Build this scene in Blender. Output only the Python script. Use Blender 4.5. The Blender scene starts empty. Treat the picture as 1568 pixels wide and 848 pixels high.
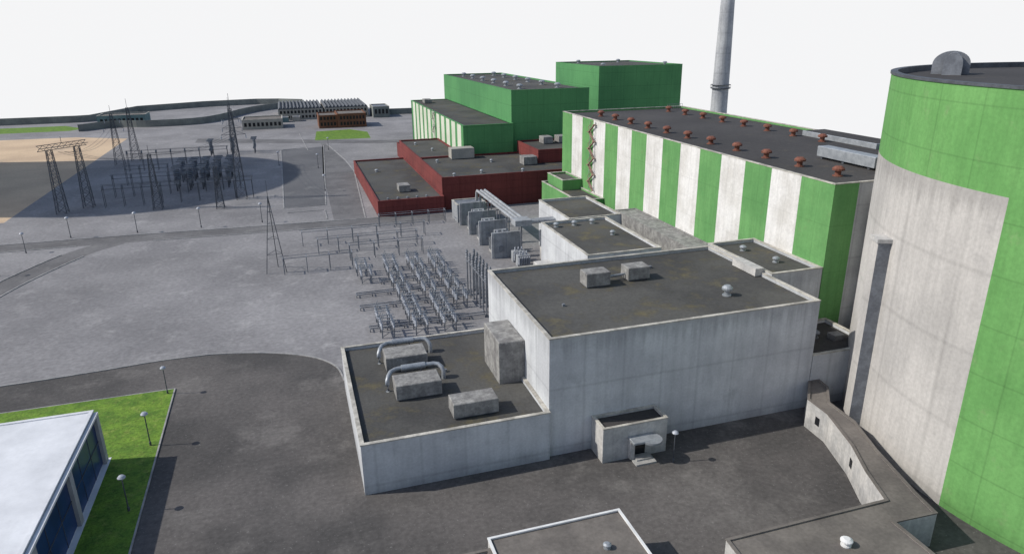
import bpy, math, random
from mathutils import Vector, Matrix
random.seed(7)
scn=bpy.context.scene
COL=scn.collection
# ------------------------------------------------------------------ materials
def material(name,col,col2=None,ns=0.15,speck=0.12,spsc=5.0,streak=0.0,seam=None,rough=0.85,bump=0.15,
             dirt=0.0,metal=0.0,contrast=(0.35,0.65),stain=None,grit=0.0,polar=None,big=None,topd=None,gcol=(0.30,0.29,0.28)):
    m=bpy.data.materials.new(name);m.use_nodes=True
    nt=m.node_tree;N=nt.nodes;L=nt.links
    bs=N['Principled BSDF'];bs.inputs['Roughness'].default_value=rough;bs.inputs['Metallic'].default_value=metal
    bs.inputs['Specular IOR Level'].default_value=0.25
    col2=col2 or tuple(c*0.8 for c in col)
    geo=N.new('ShaderNodeNewGeometry');pos=geo.outputs['Position']
    def noise(scale,detail=4,vec=None,rough_=0.6):
        n=N.new('ShaderNodeTexNoise');n.inputs['Scale'].default_value=scale;n.inputs['Detail'].default_value=detail
        n.inputs['Roughness'].default_value=rough_
        L.new(vec or pos,n.inputs['Vector']);return n.outputs['Fac']
    def mr(v,a,b,c,d,smooth=False):
        n=N.new('ShaderNodeMapRange');n.inputs[1].default_value=a;n.inputs[2].default_value=b
        n.inputs[3].default_value=c;n.inputs[4].default_value=d
        if smooth:n.interpolation_type='SMOOTHSTEP'
        L.new(v,n.inputs[0]);return n.outputs[0]
    def math_(op,a,b=None):
        n=N.new('ShaderNodeMath');n.operation=op
        for i,x in enumerate((a,b)):
            if x is None:continue
            if isinstance(x,(int,float)):n.inputs[i].default_value=x
            else:L.new(x,n.inputs[i])
        return n.outputs[0]
    def mixc(fac,a,b,mode='MIX'):
        n=N.new('ShaderNodeMix');n.data_type='RGBA';n.blend_type=mode
        if isinstance(fac,(int,float)):n.inputs[0].default_value=fac
        else:L.new(fac,n.inputs[0])
        for i,x in((6,a),(7,b)):
            if isinstance(x,tuple):n.inputs[i].default_value=(*x,1)
            else:L.new(x,n.inputs[i])
        return n.outputs[2]
    c=mixc(mr(noise(ns,4),contrast[0],contrast[1],0,1,True),col,col2)
    if stain:
        c=mixc(mr(noise(stain[1],5,rough_=0.7),stain[2],stain[3],0,1,True),c,stain[0])
    fac=mr(noise(spsc,2),0.25,0.75,1-speck,1+speck)
    if big:
        fac=math_('MULTIPLY',fac,mr(noise(big[0],3),0.3,0.7,1-big[1],1+big[1],True))
    sx=N.new('ShaderNodeSeparateXYZ');L.new(pos,sx.inputs[0])
    if streak:
        mp=N.new('ShaderNodeMapping');mp.inputs['Scale'].default_value=(1.0,1.0,0.06);L.new(pos,mp.inputs['Vector'])
        sn=noise(1.3,4,mp.outputs[0],0.65)
        fac=math_('MULTIPLY',fac,mr(sn,0.42,0.72,1,1-streak))
        if topd:   # run-off stains under the coping
            t=math_('ADD',sx.outputs[2],math_('MULTIPLY',sn,5.0))
            fac=math_('MULTIPLY',fac,mr(t,topd+0.8,topd+2.9,1,0.8,True))
    if dirt:
        n2=math_('ADD',sx.outputs[2],math_('MULTIPLY',noise(0.7,3),-2.2))
        fac=math_('MULTIPLY',fac,mr(n2,-1.2,0.8,1-dirt,1,True))
    if seam:
        pu,pz,w,dk=seam
        if polar:
            u=math_('MULTIPLY',math_('ARCTAN2',math_('SUBTRACT',sx.outputs[1],polar[1]),math_('SUBTRACT',sx.outputs[0],polar[0])),polar[2])
        else:u=math_('ADD',sx.outputs[0],sx.outputs[1])
        for v,p in((u,pu),(sx.outputs[2],pz)):
            if not p:continue
            fr=math_('FRACT',math_('ADD',math_('DIVIDE',v,p),100.37))
            d=math_('ABSOLUTE',math_('SUBTRACT',fr,0.5))
            fac=math_('MULTIPLY',fac,mr(d,0.0,w/p,1-dk,1,True))
    n=N.new('ShaderNodeVectorMath');n.operation='SCALE';L.new(c,n.inputs[0]);L.new(fac,n.inputs['Scale']);c=n.outputs[0]
    if grit:
        g=mr(noise(2.9,2,rough_=0.95),0.62,0.72,0,grit)
        c=mixc(g,c,gcol)
    L.new(c,bs.inputs['Base Color'])
    if bump:
        b=N.new('ShaderNodeBump');b.inputs['Strength'].default_value=bump;b.inputs['Distance'].default_value=0.05
        L.new(noise(spsc*1.3,2),b.inputs['Height']);L.new(b.outputs[0],bs.inputs['Normal'])
    return m
SC=(87.5,42.5,31.5)   # silo centre and radius
conc=material('concrete_wall',(0.53,0.545,0.555),(0.43,0.44,0.455),0.2,0.09,4,0.13,(4.6,7.1,0.25,0.13),dirt=0.25,stain=((0.37,0.38,0.39),0.3,0.56,0.8),topd=13.2)
conc2=material('concrete_plain',(0.50,0.485,0.46),(0.38,0.375,0.365),0.5,0.14,3,0.2,dirt=0.2,bump=0.1)
chim=material('chimney_concrete',(0.42,0.43,0.44),(0.30,0.31,0.33),0.12,0.14,1.5,0.25,(0,6,0.3,0.15),bump=0)
concblock=material('concrete_block',(0.29,0.285,0.27),(0.18,0.175,0.17),0.7,0.22,3.0,0.25,bump=0.5,stain=((0.37,0.36,0.345),1.2,0.55,0.8))
cope=material('concrete_coping',(0.50,0.475,0.42),(0.28,0.265,0.235),0.6,0.15,4,bump=0)
siloc=material('silo_concrete',(0.475,0.455,0.43),(0.385,0.37,0.352),0.09,0.10,3,0.16,(8.0,7.5,0.35,0.12),dirt=0.3,polar=SC,stain=((0.30,0.29,0.28),0.25,0.56,0.82),topd=29.3)
silog=material('silo_green_paint',(0.145,0.335,0.105),(0.115,0.285,0.085),0.12,0.10,3,0.14,(5.3,4.6,0.14,0.18),dirt=0.2,polar=SC,rough=0.8,stain=((0.19,0.30,0.13),0.35,0.56,0.8))
green=material('green_cladding',(0.13,0.305,0.105),(0.10,0.255,0.085),0.15,0.08,3,0.16,(6.2,6.3,0.12,0.12),rough=0.8,stain=((0.16,0.26,0.11),0.4,0.58,0.8))
green2=material('green_cladding_far',(0.085,0.255,0.095),(0.065,0.205,0.078),0.05,0.08,2,0.12,(5.5,5.4,0.16,0.22),rough=0.8,bump=0)
white=material('white_cladding',(0.67,0.66,0.64),(0.55,0.535,0.505),0.2,0.10,3,0.16,(6.2,6.3,0.12,0.08),rough=0.8,stain=((0.5,0.44,0.37),0.5,0.62,0.85))
cream=material('cream_cladding',(0.6,0.62,0.52),(0.5,0.52,0.42),0.1,0.08,2,0.15,bump=0)
red=material('red_brick_wall',(0.19,0.046,0.042),(0.14,0.036,0.034),0.12,0.15,3,0.2,(4.3,2.1,0.15,0.25))
roof=material('bitumen_roof',(0.080,0.078,0.072),(0.057,0.056,0.054),0.11,0.18,3,stain=((0.112,0.097,0.058),0.22,0.5,0.74),big=(0.05,0.15),contrast=(.4,.6))
roofd=material('dark_roof',(0.062,0.058,0.056),(0.045,0.042,0.041),0.12,0.2,3,big=(0.06,0.2),stain=((0.082,0.072,0.058),0.3,0.55,0.8))
roofbr=material('brown_roof',(0.165,0.148,0.132),(0.12,0.108,0.098),0.25,0.15,3,big=(0.1,0.15))
galv=material('galvanised_metal',(0.36,0.38,0.40),(0.27,0.29,0.31),1.0,0.1,6,metal=0.4,rough=0.5,bump=0)
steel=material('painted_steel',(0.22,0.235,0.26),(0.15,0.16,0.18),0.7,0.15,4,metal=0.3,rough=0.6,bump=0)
dsteel=material('dark_steel',(0.10,0.11,0.125),(0.07,0.075,0.085),0.7,0.15,4,metal=0.3,rough=0.6,bump=0)
trafo=material('transformer_paint',(0.33,0.345,0.36),(0.25,0.26,0.275),0.6,0.12,4,0.25,rough=0.6,bump=0)
porc=material('porcelain_insulator',(0.40,0.42,0.46),(0.30,0.32,0.36),2,0.1,5,rough=0.35,bump=0)
rust=material('rusty_red_vent',(0.20,0.085,0.058),(0.14,0.055,0.04),1.5,0.25,4,bump=0)
stairm=material('weathered_stair_steel',(0.30,0.20,0.16),(0.20,0.13,0.10),1.5,0.2,4,bump=0)
glass=material('blue_glass',(0.014,0.045,0.15),(0.010,0.03,0.10),0.15,0.1,2,rough=0.3,bump=0)
darkw=material('window_dark',(0.02,0.022,0.025),None,0.5,0.1,2,rough=0.2,bump=0)
whitep=material('white_roof',(0.64,0.65,0.67),(0.55,0.56,0.58),0.25,0.07,2,0,bump=0.05,stain=((.47,.475,.485),.2,.6,.85))
whiteb=material('white_trim',(0.70,0.70,0.69),None,0.5,0.05,2,bump=0)
frame=material('grey_facade_frame',(0.34,0.35,0.37),None,0.5,0.05,2,bump=0)
lot=material('pale_tarmac',(0.235,0.228,0.23),(0.178,0.173,0.176),0.05,0.2,1.4,contrast=(0.32,0.66),stain=((0.285,0.277,0.275),0.22,0.5,0.76),big=(0.015,0.15),grit=0.3,gcol=(.40,.39,.385))
asph=material('asphalt',(0.110,0.101,0.096),(0.060,0.057,0.055),0.035,0.22,2.0,contrast=(0.36,0.6),stain=((0.145,0.135,0.127),0.09,0.5,0.72),big=(0.015,0.15),grit=0.38)
road=material('road_asphalt',(0.150,0.146,0.147),(0.108,0.105,0.106),0.1,0.18,2,stain=((0.2,0.195,0.19),0.3,0.5,0.8),bump=0.05)
dlot=material('dark_parking_asphalt',(0.125,0.125,0.13),(0.09,0.09,0.096),0.05,0.15,2,stain=((0.17,0.17,0.17),0.1,0.5,0.75),bump=0)
kerb=material('kerb_concrete',(0.33,0.32,0.31),(0.22,0.22,0.22),0.6,0.15,4,bump=0)
grass=material('grass',(0.13,0.225,0.025),(0.075,0.15,0.018),0.5,0.45,4,stain=((0.19,0.24,0.05),0.8,0.5,0.75),bump=0.7)
sand=material('sand_ground',(0.56,0.42,0.28),(0.46,0.34,0.23),0.05,0.12,1.5,stain=((.38,.31,.24),.04,.55,.8),bump=0)
brick=material('orange_brick',(0.19,0.088,0.05),(0.135,0.062,0.037),0.4,0.2,3,bump=0)
beige=material('beige_render',(0.36,0.34,0.30),(0.29,0.28,0.25),0.3,0.1,3,bump=0)
teal=material('teal_cladding',(0.15,0.22,0.22),(0.11,0.18,0.19),0.3,0.1,3,bump=0)
wallp=material('perimeter_wall_concrete',(0.20,0.215,0.20),(0.15,0.16,0.155),0.2,0.15,3,bump=0)
# ------------------------------------------------------------------ mesh builder
class MB:
    def __init__(s):s.v=[];s.f=[];s.m=[];s.sm=[];s.mats=[]
    def mi(s,m):
        if m not in s.mats:s.mats.append(m)
        return s.mats.index(m)
    def add(s,vs,fs,m,sm=False):
        o=len(s.v);s.v+=[tuple(v) for v in vs];k=s.mi(m)
        for f in fs:s.f.append([o+i for i in f]);s.m.append(k);s.sm.append(sm)
    def box(s,x0,x1,y0,y1,z0,z1,m,bevel=0,top=None):
        if bevel:
            b=bevel
            lo=[(x0,y0),(x1,y0),(x1,y1),(x0,y1)];hi=[(x0+b,y0+b),(x1-b,y0+b),(x1-b,y1-b),(x0+b,y1-b)]
            vs=[(x,y,z0) for x,y in lo]+[(x,y,z1-b) for x,y in lo]+[(x,y,z1) for x,y in hi]
            fs=[[i,(i+1)%4,4+(i+1)%4,4+i] for i in range(4)]+[[4+i,4+(i+1)%4,8+(i+1)%4,8+i] for i in range(4)]
            s.add(vs,fs,m);s.add(vs[8:],[[0,1,2,3]],top or m);return
        vs=[(x0,y0,z0),(x1,y0,z0),(x1,y1,z0),(x0,y1,z0),(x0,y0,z1),(x1,y0,z1),(x1,y1,z1),(x0,y1,z1)]
        s.add(vs,[[0,1,5,4],[1,2,6,5],[2,3,7,6],[3,0,4,7],[3,2,1,0]],m);s.add(vs[4:],[[0,1,2,3]],top or m)
    def beam(s,p,q,w,m,w2=None):
        p=Vector(p);q=Vector(q);d=(q-p)
        if d.length<1e-6:return
        d.normalize();a=Vector((0,0,1)) if abs(d.z)<0.9 else Vector((1,0,0))
        e=d.cross(a).normalized()*w/2;g=d.cross(e).normalized()*(w2 or w)/2
        vs=[p+e+g,p-e+g,p-e-g,p+e-g,q+e+g,q-e+g,q-e-g,q+e-g]
        s.add(vs,[[0,1,5,4],[1,2,6,5],[2,3,7,6],[3,0,4,7],[3,2,1,0],[4,5,6,7]],m)
    def lathe(s,c,prof,m,n=16,sm=True,cap=None):
        x,y,z=c
        for i in range(len(prof)-1):
            (r0,z0),(r1,z1)=prof[i],prof[i+1];vs=[];fs=[]
            for k in range(n):
                a=2*math.pi*k/n;ca,sa=math.cos(a),math.sin(a)
                vs+= [(x+r0*ca,y+r0*sa,z+z0),(x+r1*ca,y+r1*sa,z+z1)]
                j=(k+1)%n;fs.append([2*k,2*j,2*j+1,2*k+1])
            s.add(vs,fs,m,sm)
        r,zz=prof[-1]
        if r>0.001:s.add([(x+r*math.cos(2*math.pi*k/n),y+r*math.sin(2*math.pi*k/n),z+zz) for k in range(n)],[list(range(n))],cap or m)
    def tube(s,pts,r,m,n=12):
        pts=[Vector(p) for p in pts];rings=[];a=Vector((0,0,1));le=Vector((1,0,0))
        for i,p in enumerate(pts):
            d=Vector((0,0,0))
            if i<len(pts)-1:d+=(pts[i+1]-p).normalized()
            if i>0:d+=(p-pts[i-1]).normalized()
            d.normalize()
            e=d.cross(a)
            if e.length<0.1:e=d.cross(Vector((0.3,1,0))) if i==0 else le-d*le.dot(d)
            e.normalize();le=e;g=d.cross(e)
            rings.append([p+e*r*math.cos(2*math.pi*k/n)+g*r*math.sin(2*math.pi*k/n) for k in range(n)])
        vs=[v for R in rings for v in R];fs=[]
        for i in range(len(pts)-1):
            for k in range(n):
                j=(k+1)%n;fs.append([i*n+k,i*n+j,(i+1)*n+j,(i+1)*n+k])
        s.add(vs,fs,m,True);s.add(rings[0],[list(range(n))],m);s.add(rings[-1],[list(range(n))],m)
    def poly(s,pts,z,m):s.add([(x,y,z) for x,y in pts],[list(range(len(pts)))],m)
    def ring(s,po,pi,z0,z1,m):
        n=len(po);vs=[(x,y,z0) for x,y in po]+[(x,y,z1) for x,y in po]+[(x,y,z1) for x,y in pi]+[(x,y,z0) for x,y in pi]
        fs=[]
        for i in range(n):
            j=(i+1)%n
            fs+=[[i,j,n+j,n+i],[n+i,n+j,2*n+j,2*n+i],[2*n+i,2*n+j,3*n+j,3*n+i],[3*n+i,3*n+j,j,i]]
        s.add(vs,fs,m)
    def make(s,name,loc=None):
        me=bpy.data.meshes.new(name);me.from_pydata(s.v,[],s.f)
        for m in s.mats:me.materials.append(m)
        me.polygons.foreach_set('material_index',s.m);me.polygons.foreach_set('use_smooth',s.sm)
        me.update();o=bpy.data.objects.new(name,me);COL.objects.link(o)
        if loc:o.location=loc
        return o
def inst(o,name,loc,rz=0,sc=1):
    n=bpy.data.objects.new(name,o.data);n.location=loc;n.rotation_euler[2]=rz;n.scale=(sc,sc,sc);COL.objects.link(n);return n
def offset(pts,d):
    out=[];n=len(pts)
    for i in range(n):
        p0,p1,p2=Vector(pts[i-1]),Vector(pts[i]),Vector(pts[(i+1)%n])
        a=(p1-p0).normalized();b=(p2-p1).normalized()
        na=Vector((-a.y,a.x));nb=Vector((-b.y,b.x));m=(na+nb);m/=max(0.3,m.length_squared/2)
        out.append(tuple(p1+m*d))
    return out
def rect(x0,x1,y0,y1):return[(x0,y0),(x1,y0),(x1,y1),(x0,y1)]
def building(mb,pts,h,wall,roofm,z0=0,par=0.5,th=0.35,cop=cope):
    """closed building shell: walls, roof deck behind a parapet, proud coping"""
    n=len(pts);zt=h-0.12
    for i in range(n):
        a,b=pts[i],pts[(i+1)%n]
        mb.add([(*a,z0),(*b,z0),(*b,zt),(*a,zt)],[[0,1,2,3]],wall)
    inn=offset(pts,th)
    mb.ring(offset(pts,-0.05),offset(pts,th+0.03),zt,h,cop)
    for i in range(n):
        a,b=inn[i],inn[(i+1)%n];mb.add([(*a,h-par),(*b,h-par),(*b,zt),(*a,zt)],[[3,2,1,0]],wall)
    mb.poly(inn,h-par,roofm)
# ------------------------------------------------------------------ ground
g=MB()
site=[(-320,-80),(190,-80),(190,335),(80,418),(52,420),(48,470),(10,500),(-5,512),(-20,517),(-52,512),(-88,495),(-107,447),(-150,446),(-320,446)]
g.poly(site,0,lot)
g.ring(site,offset(site,0.3),-3,0.05,wallp)
g.make('ground')
a=MB();kp=[(-320,99),(-60,99),(-40,99.3),(-29,100),(-21,100.8),(-14,100.6),(-8,99),(-4,97.3),(-0.5,95),(1.6,92.6),(2.8,90),(3.3,86)]
a.poly([(-319,-79),(189,-79),(189,86)]+kp[::-1],0.004,asph);a.make('asphalt_apron')
def strip(mb,pts,w,z0,z1,m):
    L=[];R=[]
    for i,p in enumerate(pts):
        p=Vector(p);d=(Vector(pts[min(i+1,len(pts)-1)])-Vector(pts[max(i-1,0)])).normalized();nn=Vector((-d.y,d.x))*w/2
        L.append(p+nn);R.append(p-nn)
    for i in range(len(pts)-1):
        vs=[(*R[i],z0),(*R[i+1],z0),(*L[i+1],z0),(*L[i],z0),(*R[i],z1),(*R[i+1],z1),(*L[i+1],z1),(*L[i],z1)]
        mb.add(vs,[[4,5,6,7],[0,1,5,4],[2,3,7,6]],m)
def smoothpts(pts,k=6):
    out=[]
    for i in range(len(pts)-1):
        p0=Vector(pts[max(i-1,0)]);p1=Vector(pts[i]);p2=Vector(pts[i+1]);p3=Vector(pts[min(i+2,len(pts)-1)])
        for j in range(k):
            t=j/k;out.append(tuple(0.5*((2*p1)+(p2-p0)*t+(2*p0-5*p1+4*p2-p3)*t*t+(3*p1-p0-3*p2+p3)*t**3)))
    out.append(tuple(pts[-1]));return out
k=MB();strip(k,smoothpts(kp[1:]),0.22,0.0,0.12,kerb);k.make('kerb')
def ribbon(name,pts,w,z,m):
    r=MB();pp=smoothpts(pts);L=[];R=[]
    for i,p in enumerate(pp):
        p=Vector(p);d=(Vector(pp[min(i+1,len(pp)-1)])-Vector(pp[max(i-1,0)])).normalized();nn=Vector((-d.y,d.x))*w/2
        L.append(tuple(p+nn));R.append(tuple(p-nn))
    for i in range(len(pp)-1):r.add([(*R[i],z),(*R[i+1],z),(*L[i+1],z),(*L[i],z)],[[0,1,2,3]],m)
    r.make(name)
    return L,R
L1,R1=ribbon('road',[(-320,174),(-120,174.5),(-60,173.5),(-40,173),(-15,171.5),(12,170),(35,168)],6.4,0.008,road)
L2,R2=ribbon('road',[(-40,171),(-46,164),(-51,153),(-55,141),(-60,120),(-70,102),(-90,96)],5.5,0.006,road)
kb=MB()
strip(kb,L1[:-3],0.3,0,0.12,kerb)
strip(kb,[p for p in R1 if p[0]>-36][:-3],0.3,0,0.12,kerb);strip(kb,[p for p in R1 if p[0]<-47],0.3,0,0.12,kerb)
strip(kb,L2[7:],0.3,0,0.12,kerb);strip(kb,R2[7:],0.3,0,0.12,kerb);kb.make('kerb')
r=MB();r.poly([(-3.5,192),(7,192),(12.5,300),(-4,296)],0.004,dlot);r.make('parking_lot')
r=MB();r.poly([(8,173.3),(15.5,173.2),(19,240),(18,262),(14,304),(14,345),(12,345),(12,300),(9,240)],0.004,road);r.make('road')
kb=MB()
for s_ in ([(-3.8,191.6),(7.1,191.6),(12.7,302)],[(-3.8,191.6),(-4.3,296),(6,300)],[(15.8,174),(19.3,240),(18.4,262),(14.5,304)],[(19.5,240),(30,242)],[(6,292),(4,345)],[(-3,186),(6.5,186),(6.5,176)]):
    strip(kb,s_,0.3,0,0.12,kerb)
kb.make('kerb')
r=MB();r.poly([(-319,203),(-71,200),(-71,358),(-95,372),(-319,385)],0.005,sand);r.make('sand_ground')
r=MB();r.poly([(-319,400),(-104,400),(-100,408),(-112,424),(-319,426)],0.005,grass);r.make('grass')
r=MB();r.poly([(10,320),(34,318),(35,340),(28,352),(12,350)],0.012,grass);r.make('lawn')
r=MB();r.poly([(-40,332),(36,300),(60,300),(60,306),(36,310),(-40,345)],0.006,road);r.make('road')
lw=[(-80,40),(-17.6,40),(-18,91),(-80,91)]
r=MB();r.poly(offset(lw,0.15),0.13,grass);r.ring(lw,offset(lw,0.16),0,0.15,kerb);r.make('lawn')
# perimeter walls
w=MB();strip(w,[(-320,440),(-110,440),(-104,442),(-88,488),(-52,506),(-20,511),(-5,506),(10,494)],0.5,0,3.6,wallp);w.make('perimeter_wall')
w=MB();strip(w,smoothpts([(-99,395),(-86,407),(-70,402),(-48,404),(-36,418),(-24,450),(-10,470),(6,478)],4),0.4,0,3.4,wallp);w.make('perimeter_wall')
w=MB();strip(w,[(54,412),(80,410)],0.5,0,3.2,wallp);w.make('perimeter_wall')
# ------------------------------------------------------------------ roof fittings
def vent(mb,x,y,z,m,r=0.85,h=1.1,n=14):
    mb.lathe((x,y,z),[(r*0.85,0),(r*0.85,0.12),(r*0.5,0.14),(r*0.5,h*0.55),(r,h*0.6),(r,h*0.78),(r*0.55,h)],m,n,sm=False)
def acbox(mb,x0,x1,y0,y1,z,h,m=concblock):
    mb.box(x0+0.15,x1-0.15,y0+0.15,y1-0.15,z,z+0.25,dsteel)
    mb.box(x0,x1,y0,y1,z+0.2,z+h,m,bevel=0.07)
# ------------------------------------------------------------------ main concrete block
b=MB();building(b,rect(23,56.5,61,84.3),14,conc,roof)
z=13.5
acbox(b,33,36.2,74.6,76.8,z,1.9);acbox(b,39,42,75.2,77.4,z,1.8)
b.tube([(36.1,75.9,z+.8),(39.1,76.2,z+.8)],0.13,galv,8)
b.tube([(36.1,76.3,z+.5),(39.1,76.6,z+.5)],0.13,galv,8)
vent(b,48,67,z,galv,0.65,1.3)
b.box(44,44.4,79,79.4,z,z+.35,steel);b.box(28,28.3,70,70.3,z,z+.3,steel)
b.make('concrete_auxiliary_building')
b=MB();building(b,rect(3.2,22.95,60.5,84.3),5.8,conc,roof)
b.box(19.9,22.95,69,75.4,5.3,10.5,concblock,bevel=0.1)
z=5.3
acbox(b,7.9,12.9,76,79.2,z,1.9);acbox(b,8,13.1,68.7,71.6,z,1.9);acbox(b,13.1,18,62.9,65.4,z,1.8)
for yy,x0,x1 in((80.9,7.4,14.0),(73.4,7.4,14.1)):
    pts=[(x0,yy-1.9,z),(x0,yy-1.9,z+.9),(x0+.05,yy-1.7,z+1.3),(x0+.25,yy-1.2,z+1.55),(x0+.6,yy-.5,z+1.65),(x0+1.2,yy-.1,z+1.7),(x0+1.6,yy,z+1.7),(x1-1.0,yy,z+1.7),(x1-.5,yy-.15,z+1.65),(x1-.15,yy-.5,z+1.4),(x1,yy-.8,z+1.0),(x1,yy-.8,z)]
    b.tube(pts,0.26,galv,12)
    b.tube([(x0+1.9,yy,z+1.7),(x1-2.0,yy,z+1.7)],0.38,galv,12)
    for xx in(x0+2.4,x1-2.5):b.beam((xx,yy,z),(xx,yy,z+1.5),.12,steel)
b.box(14.5,14.8,74,74.3,z,z+.35,steel)
b.make('concrete_annex_building')
# entrance booth
b=MB();building(b,rect(28,35.6,58,60.95),4.2,conc2,roofd,par=0.35,th=0.25)
b.box(31.7,33.0,57.93,58.0,0.35,2.4,darkw)
b.box(30.9,33.6,56.5,57.98,2.5,2.75,galv,bevel=0.05)
b.box(31.0,31.5,57.4,57.98,.2,2.5,conc2)
b.lathe((33.2,56.9,2.47),[(1.1,0),(1.1,0.25)],galv,24)
b.box(31.2,33.6,56.3,57.98,0,0.18,conc2);b.box(31.55,33.3,56.9,57.97,0.18,0.34,conc2)
b.make('entrance_booth')
# small block between main block and silo
b=MB();building(b,rect(56.6,66,61,69.9),7,conc,roofd)
vent(b,61,66,6.5,steel,0.6,1.0);b.box(62.5,64,64.2,65.5,6.5,7.2,concblock)
b.make('concrete_link_building')
# E F G
b=MB();building(b,rect(56.6,64.4,70,84.6),14.3,conc,roof)
b.box(55.2,56.5,71.5,76.5,13.6,14.6,conc2);vent(b,60,81,13.8,galv,0.5,0.8);vent(b,61,75,13.8,galv,0.5,0.8)
b.make('concrete_side_building')
b=MB();building(b,rect(42.5,55.5,96,117.5),10.5,conc,roof)
for i in range(3):vent(b,44.5+i*3.6,115+0.1*i,10,galv,0.55,0.9)
vent(b,52,107,10,galv,0.5,0.8)
b.make('concrete_switchgear_building')
b=MB();building(b,rect(49,60,120,137),10,conc,roof);b.box(46,49,122,128,0,6,conc2)
b.make('concrete_pump_house')
b=MB();building(b,rect(60,64.4,95,122.5),10.2,concblock,concblock,par=0.15,th=0.3,cop=concblock);b.make('concrete_plinth_building')
b=MB();building(b,rect(58,64.4,137.5,160),9,green,roof);building(b,rect(59.5,64.4,150,160),11,green,roof);b.make('green_annex_building')
b=MB();b.box(44,48,86,94,0,5,conc2,bevel=.1);b.box(38,41,98,104,0,4,conc2,bevel=.1);b.box(39,42,106,112,0,5,conc2,bevel=.1);b.make('concrete_bunker')
# ------------------------------------------------------------------ striped turbine hall
b=MB();Y0=70.0;hh=25.3;X0,X1=64.5,97.5
pts=rect(X0,X1,Y0,163)
for i in range(15):
    y0=Y0+6.2*i;y1=y0+6.2;m=green if i%2==0 else white
    b.add([(X0,y1,0),(X0,y0,0),(X0,y0,hh-.12),(X0,y1,hh-.12)],[[0,1,2,3]],m)
b.add([(X0,Y0,0),(68.3,Y0,0),(68.3,Y0,hh-.12),(X0,Y0,hh-.12)],[[0,1,2,3]],green)
b.add([(68.3,Y0,0),(X1,Y0,0),(X1,Y0,hh-.12),(68.3,Y0,hh-.12)],[[0,1,2,3]],conc)
b.add([(X1,Y0,0),(X1,163,0),(X1,163,hh-.12),(X1,Y0,hh-.12)],[[0,1,2,3]],green)
b.add([(X1,163,0),(X0,163,0),(X0,163,hh-.12),(X1,163,hh-.12)],[[0,1,2,3]],green)
inn=offset(pts,.35);b.ring(offset(pts,-.06),offset(pts,.38),hh-.12,hh,cope)
for i in range(4):
    p,q=inn[i],inn[(i+1)%4];b.add([(*p,hh-.5),(*q,hh-.5),(*q,hh-.12),(*p,hh-.12)],[[0,1,2,3]],green)
b.poly(inn,hh-.5,roofd)
zr=hh-.5
for i in range(11):vent(b,70.2,76+7.7*i,zr,rust,0.82,1.35)
for i in range(8):vent(b,89.8,156-7.7*i,zr,rust,0.82,1.35)
b.box(77.2,79.2,77,88.5,zr+.4,zr+1.9,galv,bevel=.08);b.box(79.3,90,77.2,79.0,zr+.5,zr+1.8,galv,bevel=.08)
for yy in(78,83,87.5):b.box(77.4,79.0,yy,yy+.4,zr,zr+.4,dsteel)
b.box(92,97,92,110,zr,zr+.9,galv,bevel=.08,top=roofd)
for i in range(8):b.beam((92+.6*i,160.5,zr),(92+.6*i,160.5,zr+1.3),.06,steel)
b.beam((92,160.5,zr+1.3),(96.2,160.5,zr+1.3),.06,steel)
b.make('striped_turbine_hall')
def zigstair(name,x,y,z0,z1,w,n,m,bw=.4):
    s=MB();dz=(z1-z0)/n
    for i in range(n):
        a0,a1=(y-w/2,y+w/2) if i%2==0 else (y+w/2,y-w/2)
        s.beam((x-0.4,a0,z0+dz*i),(x-0.4,a1,z0+dz*(i+1)),bw,m,0.16)
        s.beam((x-0.6,a0,z0+dz*i+1),(x-0.6,a1,z0+dz*(i+1)+1),0.08,m)
        s.beam((x-0.4,a1-.4,z0+dz*(i+1)),(x-0.4,a1+.4,z0+dz*(i+1)),0.7,m,0.12)
    for yy in(y-w/2,y+w/2):
        s.beam((x-0.15,yy,z0),(x-0.15,yy,z1+.6),0.1,galv)
    s.make(name)
zigstair('fire_escape_stair',64.4,144.3,9.5,24.3,2.8,8,stairm)
# ------------------------------------------------------------------ reactor silo
b=MB();cx,cy,R=SC;n=180
def ang(k):return 2*math.pi*k/n
for k_ in range(n):
    a0,a1=ang(k_),ang(k_+1);mid=math.degrees((a0+a1)/2)
    mlow=silog if 182<mid<220 or 260<mid<290 else siloc
    P=[(cx+R*math.cos(t),cy+R*math.sin(t)) for t in(a0,a1)]
    b.add([(*P[0],0),(*P[1],0),(*P[1],30.3),(*P[0],30.3)],[[0,1,2,3]],mlow)
    b.add([(*P[0],30.3),(*P[1],30.3),(*P[1],38.9),(*P[0],38.9)],[[0,1,2,3]],silog)
b.lathe((cx,cy,0),[(R+.12,38.9),(R+.12,39.15),(R-.6,39.15),(R-.6,38.5)],dsteel,n,sm=False,cap=roofd)
th=math.radians(180-23.5)
ux,uy=math.cos(th),math.sin(th);tx,ty=-uy,ux
def pp(r,t):return(cx+ux*r+tx*t,cy+uy*r+ty*t)
q=[pp(R-.5,-.9),pp(R-.5,.9),pp(R+1.3,.9),pp(R+1.3,-.9)]
vs=[(*p,0) for p in q]+[(*p,22.6) for p in q]
b.add(vs,[[0,1,5,4],[2,3,7,6],[3,0,4,7],[4,5,6,7]],siloc);b.add(vs,[[1,2,6,5]],steel)  # pilaster in silo concrete, one side face in the darker steel colour
q=[pp(R-.5,-1.1),pp(R-.5,1.1),pp(R+1.5,1.1),pp(R+1.5,-1.1)]
vs=[(*p,22.6) for p in q]+[(*p,23.0) for p in q];b.add(vs,[[0,1,5,4],[1,2,6,5],[2,3,7,6],[3,0,4,7],[4,5,6,7],[3,2,1,0]],conc2)
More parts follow.
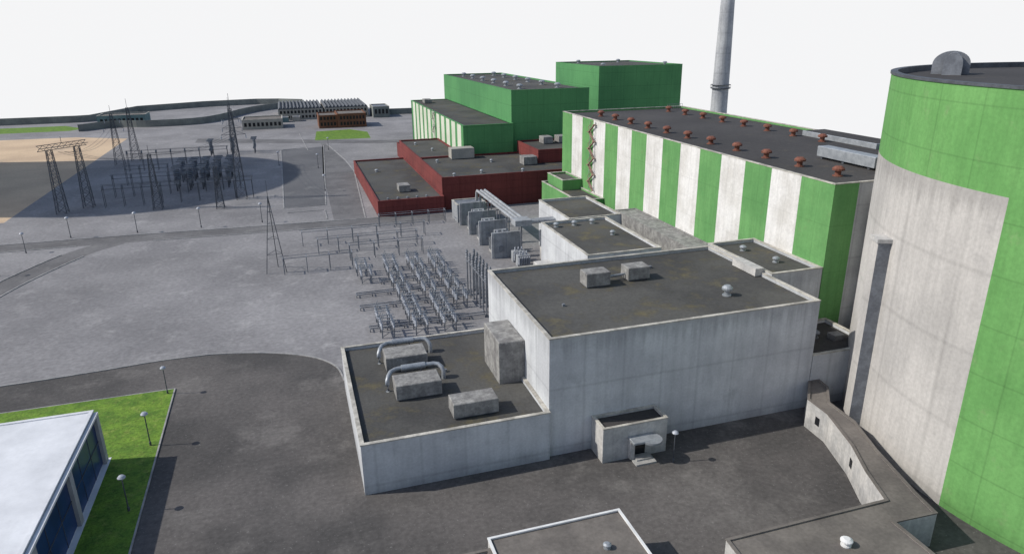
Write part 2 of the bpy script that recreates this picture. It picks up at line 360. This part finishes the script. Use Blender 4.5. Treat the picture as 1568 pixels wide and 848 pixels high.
for (x,y,wd,hg) in((74.2,65.2,1.9,2.3),(73.0,63.9,0.95,2.2),(75.6,66.0,.8,1.3)):
    prof=[(wd*math.cos(t),hg*.5+hg*.62*math.sin(t)) for t in[math.pi*i/16 for i in range(17)]]
    prof=[(wd,0)]+prof+[(-wd,0)]
    d=Vector((0.65,-0.76));e=Vector((0.76,0.65))
    for o0,o1 in((-.7,.7),):
        A=[(x+d.x*u+e.x*o0,y+d.y*u+e.y*o0,38.5+v) for u,v in prof];B=[(x+d.x*u+e.x*o1,y+d.y*u+e.y*o1,38.5+v) for u,v in prof]
        nn=len(A);b.add(A+B,[[i,i+1,nn+i+1,nn+i] for i in range(nn-1)],trafo);b.add(A,[list(range(nn))],steel);b.add(B,[list(range(nn))],steel)
b.box(80,81,58,59,38.5,39.3,steel)
b.make('reactor_building')
# corridor hugging silo
b=MB()
cor=[(56.4,60.9),(53.4,57.4),(53.2,54.0),(51.2,48.2),(49.2,44.2),(47.6,40.1),(31,40.1),(29.5,20),(45.6,20),(46,37.4),(50.4,37.2),(51.0,40),(53.0,46.8),(54.9,51.8),(55.2,56.0),(57.6,59.0),(57.9,60.9)]
building(b,cor,3.6,conc2,roofbr,par=0.16,th=0.2,cop=roofbr)
def wallwin(a_,b__,t,w_,z0,z1):
    A=Vector(a_);B=Vector(b__);d=(B-A).normalized();n_=Vector((d.y,-d.x));c=A.lerp(B,t)+n_*.05
    b.add([(c.x-d.x*w_,c.y-d.y*w_,z0),(c.x+d.x*w_,c.y+d.y*w_,z0),(c.x+d.x*w_,c.y+d.y*w_,z1),(c.x-d.x*w_,c.y-d.y*w_,z1)],[[0,1,2,3]],darkw)
for i_,t in((0,.4),(1,.6),(3,.15)):wallwin(cor[i_],cor[i_+1],t,.35,1.3,2.3)
vent(b,40,36.5,3.45,whiteb,0.5,.7)
b.make('covered_corridor_building')
b=MB();building(b,rect(12,24,20,46),4,conc2,roofbr,par=.2,th=.14,cop=whiteb);building(b,rect(2.5,11.9,18,45.2),3.6,conc2,roofbr,par=.2,th=.2,cop=roofbr)
vent(b,21,42,3.8,galv,.35,.5);b.make('low_service_building')
# ------------------------------------------------------------------ bottom-left office
b=MB();bx=-23.2;building(b,rect(-60,bx,30,75.6),6.3,whitep,whitep,par=.1,th=.3,cop=whitep)
b.box(bx+.003,bx+.06,30,75.3,.3,5.75,glass)
for i in range(6):
    yy=75.1-10.6*i;b.box(bx+.003,bx+.4,yy-.45,yy+.45,0,5.8,frame)
b.box(bx+.06,bx+.42,30,75.55,5.8,6.05,whitep)
for i in range(13):
    yy=71.5-3.53*i;b.box(bx+.06,bx+.10,yy-.03,yy+.03,.3,5.75,dsteel)
b.box(bx+.06,bx+.12,30,75,3.0,3.08,dsteel)
b.box(bx+.003,bx+.6,30,75.9,0,.16,whitep)
b.make('glazed_office_building')
# ------------------------------------------------------------------ red buildings
b=MB();building(b,rect(19,35.95,173,236),4.2,red,roof,cop=red);acbox(b,26,29,183,187,3.7,1.9);vent(b,24,215,3.7,galv,.6,.9)
for i in range(5):vent(b,22+i*2.5,176,3.7,steel,.35,.5,8)
b.make('red_service_building')
b=MB();building(b,rect(36,84,175,207.5),8.6,red,roof,cop=red);building(b,rect(36,49.9,207.6,246),8.6,red,roof,cop=red)
acbox(b,45,52,203,207,8.1,3.2,beige);acbox(b,62,66,186,190,8.1,2.4);building(b,rect(67,84,188,207.6),12,red,roof,z0=8.2,cop=red)
acbox(b,73,76,200,204,11.5,2.2);acbox(b,78,81,200,204,11.5,2.2)
for x_,y_ in((40,178),(48,180),(55,195),(59,178),(40,200),(43,222),(40,236)):vent(b,x_,y_,8.1,galv,.5,.9,8)
b.make('red_workshop_building')
b=MB();building(b,rect(38,52,250,266),5,red,roof,cop=red);acbox(b,40,44,252,256,4.6,2.4);acbox(b,46,49,258,261,4.6,2);b.make('red_store_building')
# ------------------------------------------------------------------ green halls
b=MB();X0,X1,Y0,Y1,hh=50,65.9,208,300,17.3
pts=rect(X0,X1,Y0,Y1)
ns=23;dy=(Y1-Y0)/ns
for i in range(ns):
    m=green2 if i%2==0 else cream
    if i%2==0: y0,y1=Y0+dy*i,Y0+dy*i+dy*.75
    else:y0,y1=Y0+dy*i-dy*.25,Y0+dy*(i+1)
    b.add([(X0,y1,0),(X0,y0,0),(X0,y0,hh-.12),(X0,y1,hh-.12)],[[0,1,2,3]],m)
for p,q in((pts[0],pts[1]),(pts[1],pts[2]),(pts[2],pts[3])):b.add([(*p,0),(*q,0),(*q,hh-.12),(*p,hh-.12)],[[0,1,2,3]],green2)
b.ring(offset(pts,-.1),offset(pts,.5),hh-.12,hh,green2);b.poly(offset(pts,.5),hh-.3,roof)
acbox(b,53,56,285,290,hh-.3,1.6)
b.make('green_striped_hall')
zigstair('fire_escape_stair',49.9,252,3,17,3,6,cream)
b=MB();building(b,rect(66,92,210,307),27,green2,roof,cop=green2)
for i in range(6):
    vent(b,72,220+15*i,26.5,galv,1.1,1.6,10);vent(b,85,220+15*i,26.5,galv,1.1,1.6,10)
b.make('green_diesel_hall')
b=MB();building(b,rect(122,160,269,318),30.5,green2,roof,cop=green2)
for x_,y_ in((125,272),(155,275),(130,310),(150,310)):vent(b,x_,y_,30,galv,1.0,1.5,10)
b.make('green_storage_hall')
# chimney
b=MB();cxx,cyy=133,199.5
b.lathe((cxx,cyy,0),[(3.1,0),(2.6,20),(2.45,34),(2.0,56),(1.7,80)],chim,32)
for zz,rr in((26.2,2.55),(56,2.0)):
    b.lathe((cxx,cyy,zz),[(rr-.2,-.4),(rr+.6,-.1),(rr+.6,.1),(rr-.2,.1)],dsteel,24,sm=False)
    b.lathe((cxx,cyy,zz),[(rr+.58,1.0),(rr+.58,1.08),(rr+.52,1.08),(rr+.52,1.0)],dsteel,24,sm=False)
    for i in range(12):
        t=i*math.pi/6;b.beam((cxx+(rr+.55)*math.cos(t),cyy+(rr+.55)*math.sin(t),zz),(cxx+(rr+.55)*math.cos(t),cyy+(rr+.55)*math.sin(t),zz+1.05),.06,dsteel)
b.make('chimney')
# cooling tower (stands left of view; casts the round-ended shadow)
sun_d=Vector((0.978,-0.208,-0.84)).normalized()
ht=105;k_=ht/0.84
tc=(-45-0.978*k_,246+0.208*k_)
b=MB();prof=[]
for i in range(25):
    z_=ht*i/24;prof.append((44+ (8*((78-z_)/78)**2 if z_<78 else 3*((z_-78)/27)**2),z_))
b.lathe((tc[0],tc[1],0),prof,conc2,72,cap=roofd);b.make('cooling_tower')
# ------------------------------------------------------------------ far buildings
def windows_row(mb,x0,x1,y,z0,z1,n,m=darkw,w=.6):
    st=(x1-x0)/n
    for i in range(n):mb.box(x0+st*i+st*(1-w)/2,x0+st*(i+1)-st*(1-w)/2,y-.06,y+.02,z0,z1,m)
b=MB()
for x0,x1 in((-5,18.5),(19.5,43)):
    b.box(x0,x1,405,450,0,5.6,beige)
    nn=12;st=(x1-x0)/nn
    for i in range(nn):
        u0=x0+st*i;vs=[(u0,404.9,5.6),(u0+st,404.9,5.6),(u0+st*.5,404.9,6.9),(u0,450,5.6),(u0+st,450,5.6),(u0+st*.5,450,6.9)]
        b.add(vs,[[0,1,2],[5,4,3],[0,2,5,3],[2,1,4,5]],dsteel)
    windows_row(b,x0+.5,x1-.5,405,.9,2.3,12);windows_row(b,x0+.5,x1-.5,405,3.4,4.9,12)
b.make('barracks_building')
b=MB();building(b,rect(14,23,361,377),6.3,brick,roofbr,cop=brick);building(b,rect(23.1,37,360,378),6.8,brick,roofbr,cop=brick)
windows_row(b,14.5,22.5,361,1.2,2.8,5);windows_row(b,14.5,22.5,361,4,5.5,5);windows_row(b,24,36.5,360,1.2,2.8,8,darkw,.6);windows_row(b,24,36.5,360,4,5.6,8,darkw,.6);b.make('brick_office_building')
b=MB();building(b,rect(-22,-3,370,386),4.8,beige,roofbr);windows_row(b,-21.5,-3.5,370,1.4,3.2,9);b.make('beige_workshop_building')
b=MB();building(b,rect(-95,-72,416,430),5.2,teal,roofbr);windows_row(b,-94,-73,416,1.6,3.4,10);b.make('teal_warehouse_building')
b=MB();building(b,rect(45,54,398,414),6,wallp,steel);windows_row(b,45.5,53.5,398,2,4.5,4);b.make('guard_building')
b=MB();
for x_,y_ in((-4,395),(2,396),(-10,392)):building(b,rect(x_,x_+4,y_,y_+6),2.6,beige if x_>0 else teal,steel,par=.1,th=.1)
b.make('portable_cabins')
# ------------------------------------------------------------------ lamps
def lampmesh():
    s=MB();s.lathe((0,0,0),[(.11,0),(.11,.4),(.06,.45),(.05,3.6)],dsteel,8)
    s.lathe((0,0,3.55),[(.06,0),(.34,.02),(.36,.1),(.22,.26),(.05,.34)],porc,14)
    s.lathe((0,0,3.38),[(.08,0),(.17,.08),(.17,.18)],whiteb,10)
    return s.make('street_lamp')
lm=lampmesh();lm.location=(35.3,55.8,0)
for x_,y_,s_ in((-18.8,89.8,1),(-18.9,77.2,1.1),(-19,65.2,1.05),(-51,178.5,1.3),(-37,178.2,1.3),(-23,178,1.3),(-9,178,1.3),(-57,152,1.2),(-57,168,1.2),(8,210,1.3),(8,250,1.3),(-5,260,1.3),(14,290,1.3)):
    inst(lm,'street_lamp',(x_,y_,0.13 if x_>-19.5 and y_<91 and x_<0 else 0),0,s_)
# ------------------------------------------------------------------ lattice structures
def lattice(mb,base,bw,tw,h,n,m=steel,leg=.16,br=.08):
    x,y,z=base;cor_=[(-1,-1),(1,-1),(1,1),(-1,1)]
    def pt(i,t):w_=(bw+(tw-bw)*t)/2;return(x+cor_[i][0]*w_,y+cor_[i][1]*w_,z+h*t)
    for i in range(4):mb.beam(pt(i,0),pt(i,1),leg,m)
    for k_ in range(n):
        t0,t1=k_/n,(k_+1)/n
        for i in range(4):
            j=(i+1)%4;mb.beam(pt(i,t0),pt(j,t1),br,m);mb.beam(pt(j,t0),pt(i,t1),br,m);mb.beam(pt(i,t1),pt(j,t1),br,m)
b=MB()
for bx_,by_ in((-59.5,206.5),(-54.5,212)):lattice(b,(bx_,by_,0),2.4,1.2,16.5,8,dsteel,.15,.07)
A=Vector((-61.5,204.4,16.5));B=Vector((-52.5,213.7,16.5))
for o_ in((0,0,0),(0,0,1.4),(.6,-.6,.7)):b.beam(A+Vector(o_),B+Vector(o_),.14,dsteel)
for i in range(8):
    p=A.lerp(B,i/8);q_=A.lerp(B,(i+1)/8);b.beam(p,q_+Vector((0,0,1.4)),.08,dsteel);b.beam(p+Vector((0,0,1.4)),q_,.08,dsteel)
b.beam(A.lerp(B,.5)+Vector((0,0,1.4)),A.lerp(B,.5)+Vector((0,0,3)),.1,dsteel)
b.make('lattice_gantry')
def pylon(name,x,y,h,bw=3,m=dsteel,arms=True):
    s=MB();lattice(s,(x,y,0),bw,.7,h*.86,9,m,.13,.06);s.beam((x,y,h*.86),(x,y,h),.1,m)
    if arms:
        for zz,l in((h*.62,3.2),(h*.76,2.4)):
            for sg in(-1,1):
                s.beam((x,y,zz),(x+sg*l,y,zz),.12,m);s.beam((x,y,zz+1.2),(x+sg*l,y,zz),.08,m);s.lathe((x+sg*l,y,zz-1.2),[(.08,0),(.16,.2),(.08,.4),(.16,.6),(.08,.8),(.08,1.2)],porc,6)
    s.make(name)
pylon('transmission_pylon',-60,283,21);pylon('transmission_pylon',-56,291,22.5,arms=False)
pylon('transmission_pylon',-36,203,17,2.2,arms=False);pylon('transmission_pylon',-15,208,29,2.7)
pylon('transmission_pylon',-20,198,13,2.0,arms=False);pylon('transmission_pylon',-19,262,22,2.6);pylon('transmission_pylon',-22,300,21,2.6,arms=False)
# lightning mast tripod
b=MB();ap=(-5.4,137,15)
for p in((-7.3,136,0),(-3.6,136,0),(-5.2,140,0)):b.beam(p,ap,.13,dsteel)
for t in(.25,.45,.65,.8):
    q3=[Vector(p).lerp(Vector(ap),t) for p in((-7.3,136,0),(-3.6,136,0),(-5.2,140,0))]
    for i in range(3):b.beam(q3[i],q3[(i+1)%3],.06,dsteel)
b.beam(ap,(-5.4,137,18),.08,dsteel);b.make('lightning_mast')
# bus support frames
def busrow(name,x0,x1,y,h,n,m=steel,ins=True,dy=1.6):
    s=MB();st=(x1-x0)/n
    for i in range(n+1):
        x=x0+st*i
        for d in(0,dy):s.beam((x,y+d,0),(x,y+d,h),.13,m)
        s.beam((x,y-.3,h),(x,y+dy+.3,h),.14,m)
        if ins:
            for d in(0,dy*.5,dy):s.lathe((x,y+d,h+.08),[(.1,0),(.17,.12),(.09,.24),(.17,.36),(.09,.48),(.17,.6),(.08,.8)],steel,6,sm=False)
    for d in((0,dy) if ins else (dy,)):s.beam((x0-.5,y+d,h+(.95 if ins else 0.05)),(x1+.5,y+d,h+(.95 if ins else .05)),.08,m)
    s.beam((x0,y,h),(x1,y,h),.12,m)
    s.make(name)
for a_ in((-50,-12,209,5,8),(-50,-16,222,5.5,7),(-54,-22,266,6,7),(-50,-38,240,5,3)):busrow('substation_bus_frame',*a_[:4],a_[4],dsteel)
for a_ in((-4,9,134.5,3.2,3),(3,24,146,3.2,5),(0,27,153,3.2,5),(9,24,139.5,3.2,3),(18,34,163,3.0,4)):busrow('substation_bus_frame',*a_[:4],a_[4],steel,False)
# circuit breakers
s=MB()
for k_ in range(3):
    yy=k_*2.4;s.box(-.4,.4,yy-.4,yy+.4,1.6,2.4,steel,bevel=.05);s.beam((0,yy,0),(0,yy,1.6),.25,dsteel)
    s.lathe((0,yy,2.4),[(.3,0),(.42,.2),(.26,.4),(.42,.6),(.26,.8),(.42,1),(.26,1.2),(.42,1.4),(.26,1.6),(.4,1.8),(.25,2.2)],steel,8,sm=False)
    s.beam((-.9,yy,4.7),(.9,yy,4.7),.3,steel)
brk=s.make('circuit_breaker');brk.location=(-34,226,0);brk.scale=(1.4,1.4,1.4)
for i in range(1,5):inst(brk,'circuit_breaker',(-34+3.6*i,226,0),0,1.4)
for i in range(5):inst(brk,'circuit_breaker',(-34+3.6*i,240,0),0,1.4)
for i in range(3):inst(brk,'circuit_breaker',(-30+8*i,292,0),0,1.2)
# disconnect switches in near yard
s=MB()
for yy in(-1.2,0,1.2):
    for xx in(-.9,.9):
        s.lathe((xx,yy,1.5),[(.1,0),(.2,.1),(.1,.2),(.2,.3),(.1,.4),(.2,.5),(.1,.6),(.2,.7),(.1,.8),(.2,.9),(.1,1.05),(.1,1.3)],porc,8,sm=False)
    s.beam((-1.3,yy,2.8),(1.3,yy,2.8),.11,galv)
    s.beam((-.9,yy,2.8),(-.5,yy,3.7),.09,galv)
for xx in(-.9,.9):
    s.beam((xx,-1.6,1.42),(xx,1.6,1.42),.18,steel)
    for yy in(-1.2,1.2):s.beam((xx,yy,0),(xx,yy,1.4),.17,steel)
s.beam((-.9,-1.2,.2),(.9,-1.2,1.3),.07,steel);s.beam((-.9,1.2,.2),(.9,1.2,1.3),.07,steel)
dsw=s.make('disconnect_switch');dsw.location=(10.2,130,0)
pos=[(10.6,125.5),(10.8,103.8),(10.9,99.5)]
for y_ in(131,126.3,120,114,108,103.5,99):
    for x_ in(15.8,20.4,24.6):
        if x_>24 and y_<104:continue
        pos.append((x_+random.uniform(-.2,.2),y_))
for p in pos:inst(dsw,'disconnect_switch',(*p,0),0,1)
b=MB()
for y_,x0 in((117,8),(110.7,8),(101.3,8.5),(122.8,13)):
    for d in(0,.9):b.beam((x0,y_+d,.6),(27.0,y_+d,.6),.15,steel)
    for i in range(8):
        x_=x0+(27-x0)*i/7;b.beam((x_,y_-.3,.48),(x_,y_+1.2,.48),.12,steel);b.beam((x_,y_,0),(x_,y_,.5),.14,steel)
b.make('busbar_rack')
b=MB()
for i in range(7):
    for x_ in(27.3,28.6):
        y_=114-2.1*i;b.lathe((x_,y_,0),[(.22,0),(.22,.3),(.13,.35),(.13,6.4),(.27,6.5),(.15,6.7),(.27,6.9),(.15,7.1),(.27,7.3),(.12,7.8)],steel,10)
b.beam((27.3,101,5.8),(27.3,114.3,5.8),.14,steel);b.beam((28.6,101,5.8),(28.6,114.3,5.8),.14,steel);b.make('cable_riser_poles')
# ------------------------------------------------------------------ transformers
def transformer(x,y):
    s=MB()
    s.box(x,x+4.6,y,y+4.2,0,.35,conc2);s.box(x+.6,x+4,y+.8,y+3.4,.35,3.6,trafo,bevel=.08)
    for i in range(9):
        s.box(x-.2,x+.58,y+.7+.31*i,y+.8+.31*i,.8,3.2,trafo);s.box(x+4.02,x+4.8,y+.7+.31*i,y+.8+.31*i,.8,3.2,trafo)
    s.tube([(x+1,y+3.3,4.3),(x+3.8,y+3.3,4.3)],.4,trafo,12);s.beam((x+1.4,y+3.3,3.5),(x+1.4,y+3.3,4.1),.14,steel);s.beam((x+3.4,y+3.3,3.5),(x+3.4,y+3.3,4.1),.14,steel)
    for i in range(3):
        s.lathe((x+1.2+1.1*i,y+1.5,3.6),[(.2,0),(.28,.15),(.15,.3),(.28,.45),(.15,.6),(.26,.75),(.13,.9),(.22,1.05),(.08,1.5)],porc,8,sm=False)
    s.make('power_transformer')
for y_ in(132.5,142.5,151.5):transformer(37.6,y_)
for y_ in(130.6,140.6,149.6,158.5):
    b=MB();b.box(36.6,43,y_,y_+.5,0,5.4,trafo,bevel=.05)
    for x_ in(36.9,39.8,42.5):b.box(x_,x_+.25,y_-.15,y_-.003,0,5.2,trafo)
    b.box(38.2,39.0,y_-.25,y_-.003,1.4,2.6,steel);b.make('transformer_firewall')
for i,y_ in enumerate((124,127)):
    s=MB();s.box(40,42.6,y_,y_+1.4,0,2.2,trafo,bevel=.05)
    for j in range(7):s.box(40.1+.36*j,40.2+.36*j,y_-.5,y_-.003,.5,2.0,porc)
    for j in range(3):s.lathe((40.6+.7*j,y_+.7,2.2),[(.12,0),(.2,.15),(.1,.3),(.2,.45),(.08,.8)],porc,8,sm=False)
    s.make('auxiliary_transformer')
b=MB();building(b,rect(36.6,44,161,167),4.5,trafo,steel,par=.2);b.make('relay_building')
# bus duct pipes
b=MB()
for i,o_ in enumerate((0,.95,1.9)):
    b.tube([(41.2+o_,160,5.5),(41.2+o_,159.6,7.4),(41.2+o_,159,8.0),(41.2+o_,129.5+o_*.3,8.0)],.33,trafo,12)
for o_ in(0,1.1):
    b.tube([(40.8,127.3+o_,8),(59,127.3+o_,8.0),(62,127.3+o_,7.9),(62.2,127.3+o_,5)],.42,trafo,12)
b.box(40.4,43.8,126.7,129.8,7.4,8.6,trafo,bevel=.08)
for y_ in(134,141,148,155):
    for x_ in(40.8,43.5):b.beam((x_,y_,0),(x_,y_,7.6),.2,steel)
    b.beam((40.6,y_,7.55),(43.7,y_,7.55),.2,steel)
for x_ in(42,48,57):b.beam((x_,127.8,0),(x_,127.8,7.5),.24,steel)
b.make('bus_duct_pipeline')
# overhead conductors
b=MB()
def wire(p,q,sag):
    p=Vector(p);q=Vector(q);prev=p
    for i in range(1,11):
        t=i/10;c=p.lerp(q,t)-Vector((0,0,4*sag*t*(1-t)));b.beam(prev,c,.05,dsteel);prev=c
for dx in(-1.5,0,1.5):
    wire((-57+dx,210,15.5),(-36+dx,203,14.5),1.5);wire((-60+dx,283,14),(-57+dx,210,15.5),3);wire((-15+dx,208,20),(-19+dx,262,18),2)
    wire((-36+dx,203,14.5),(-15+dx,208,18),1.5);wire((-19+dx,262,18),(-22+dx,300,16),2)
b.make('overhead_power_lines')
# ------------------------------------------------------------------ camera
f,pit,yaw,roll=1065.125,0.33732,0.30271,0.01149
cyw,syw=math.cos(yaw),math.sin(yaw)
fw=Vector((syw*math.cos(pit),cyw*math.cos(pit),-math.sin(pit)));r_=Vector((cyw,-syw,0));d_=fw.cross(r_)
r2=math.cos(roll)*r_+math.sin(roll)*d_;d2=-math.sin(roll)*r_+math.cos(roll)*d_
cam=bpy.data.cameras.new('camera');co=bpy.data.objects.new('camera',cam);COL.objects.link(co)
cam.sensor_width=36;cam.lens=f/1568*36;cam.clip_start=.5;cam.clip_end=3000
up=-d2;bk=-fw
co.matrix_world=Matrix(((r2.x,up.x,bk.x,0),(r2.y,up.y,bk.y,0),(r2.z,up.z,bk.z,43.61),(0,0,0,1)))
scn.camera=co
# ------------------------------------------------------------------ light
sl=bpy.data.lights.new('sun','SUN');sl.energy=4.0;sl.angle=math.radians(.5);sl.color=(1,.955,.88)
so=bpy.data.objects.new('sun',sl);COL.objects.link(so);so.rotation_euler=sun_d.to_track_quat('-Z','Y').to_euler();so.location=(-100,50,150)
wd=bpy.data.worlds.new('World');scn.world=wd;wd.use_nodes=True;nt=wd.node_tree;nt.nodes.clear()
sky=nt.nodes.new('ShaderNodeTexSky');sky.sky_type='NISHITA';sky.sun_disc=False
sky.sun_elevation=math.radians(40);sky.sun_rotation=math.radians(282)
b1=nt.nodes.new('ShaderNodeBackground');b1.inputs[1].default_value=.15;nt.links.new(sky.outputs[0],b1.inputs[0])
b2=nt.nodes.new('ShaderNodeBackground');b2.inputs[0].default_value=(.912,.915,.925,1);b2.inputs[1].default_value=1
tc_=nt.nodes.new('ShaderNodeTexCoord');sp=nt.nodes.new('ShaderNodeSeparateXYZ');nt.links.new(tc_.outputs['Generated'],sp.inputs[0])
mr_=nt.nodes.new('ShaderNodeMapRange');mr_.inputs[1].default_value=.10;mr_.inputs[2].default_value=.33;nt.links.new(sp.outputs[2],mr_.inputs[0])
mx=nt.nodes.new('ShaderNodeMixShader');nt.links.new(mr_.outputs[0],mx.inputs[0]);nt.links.new(b2.outputs[0],mx.inputs[1]);nt.links.new(b1.outputs[0],mx.inputs[2])
ow=nt.nodes.new('ShaderNodeOutputWorld');nt.links.new(mx.outputs[0],ow.inputs[0])
scn.view_settings.view_transform='Standard';scn.view_settings.look='None';scn.view_settings.exposure=0
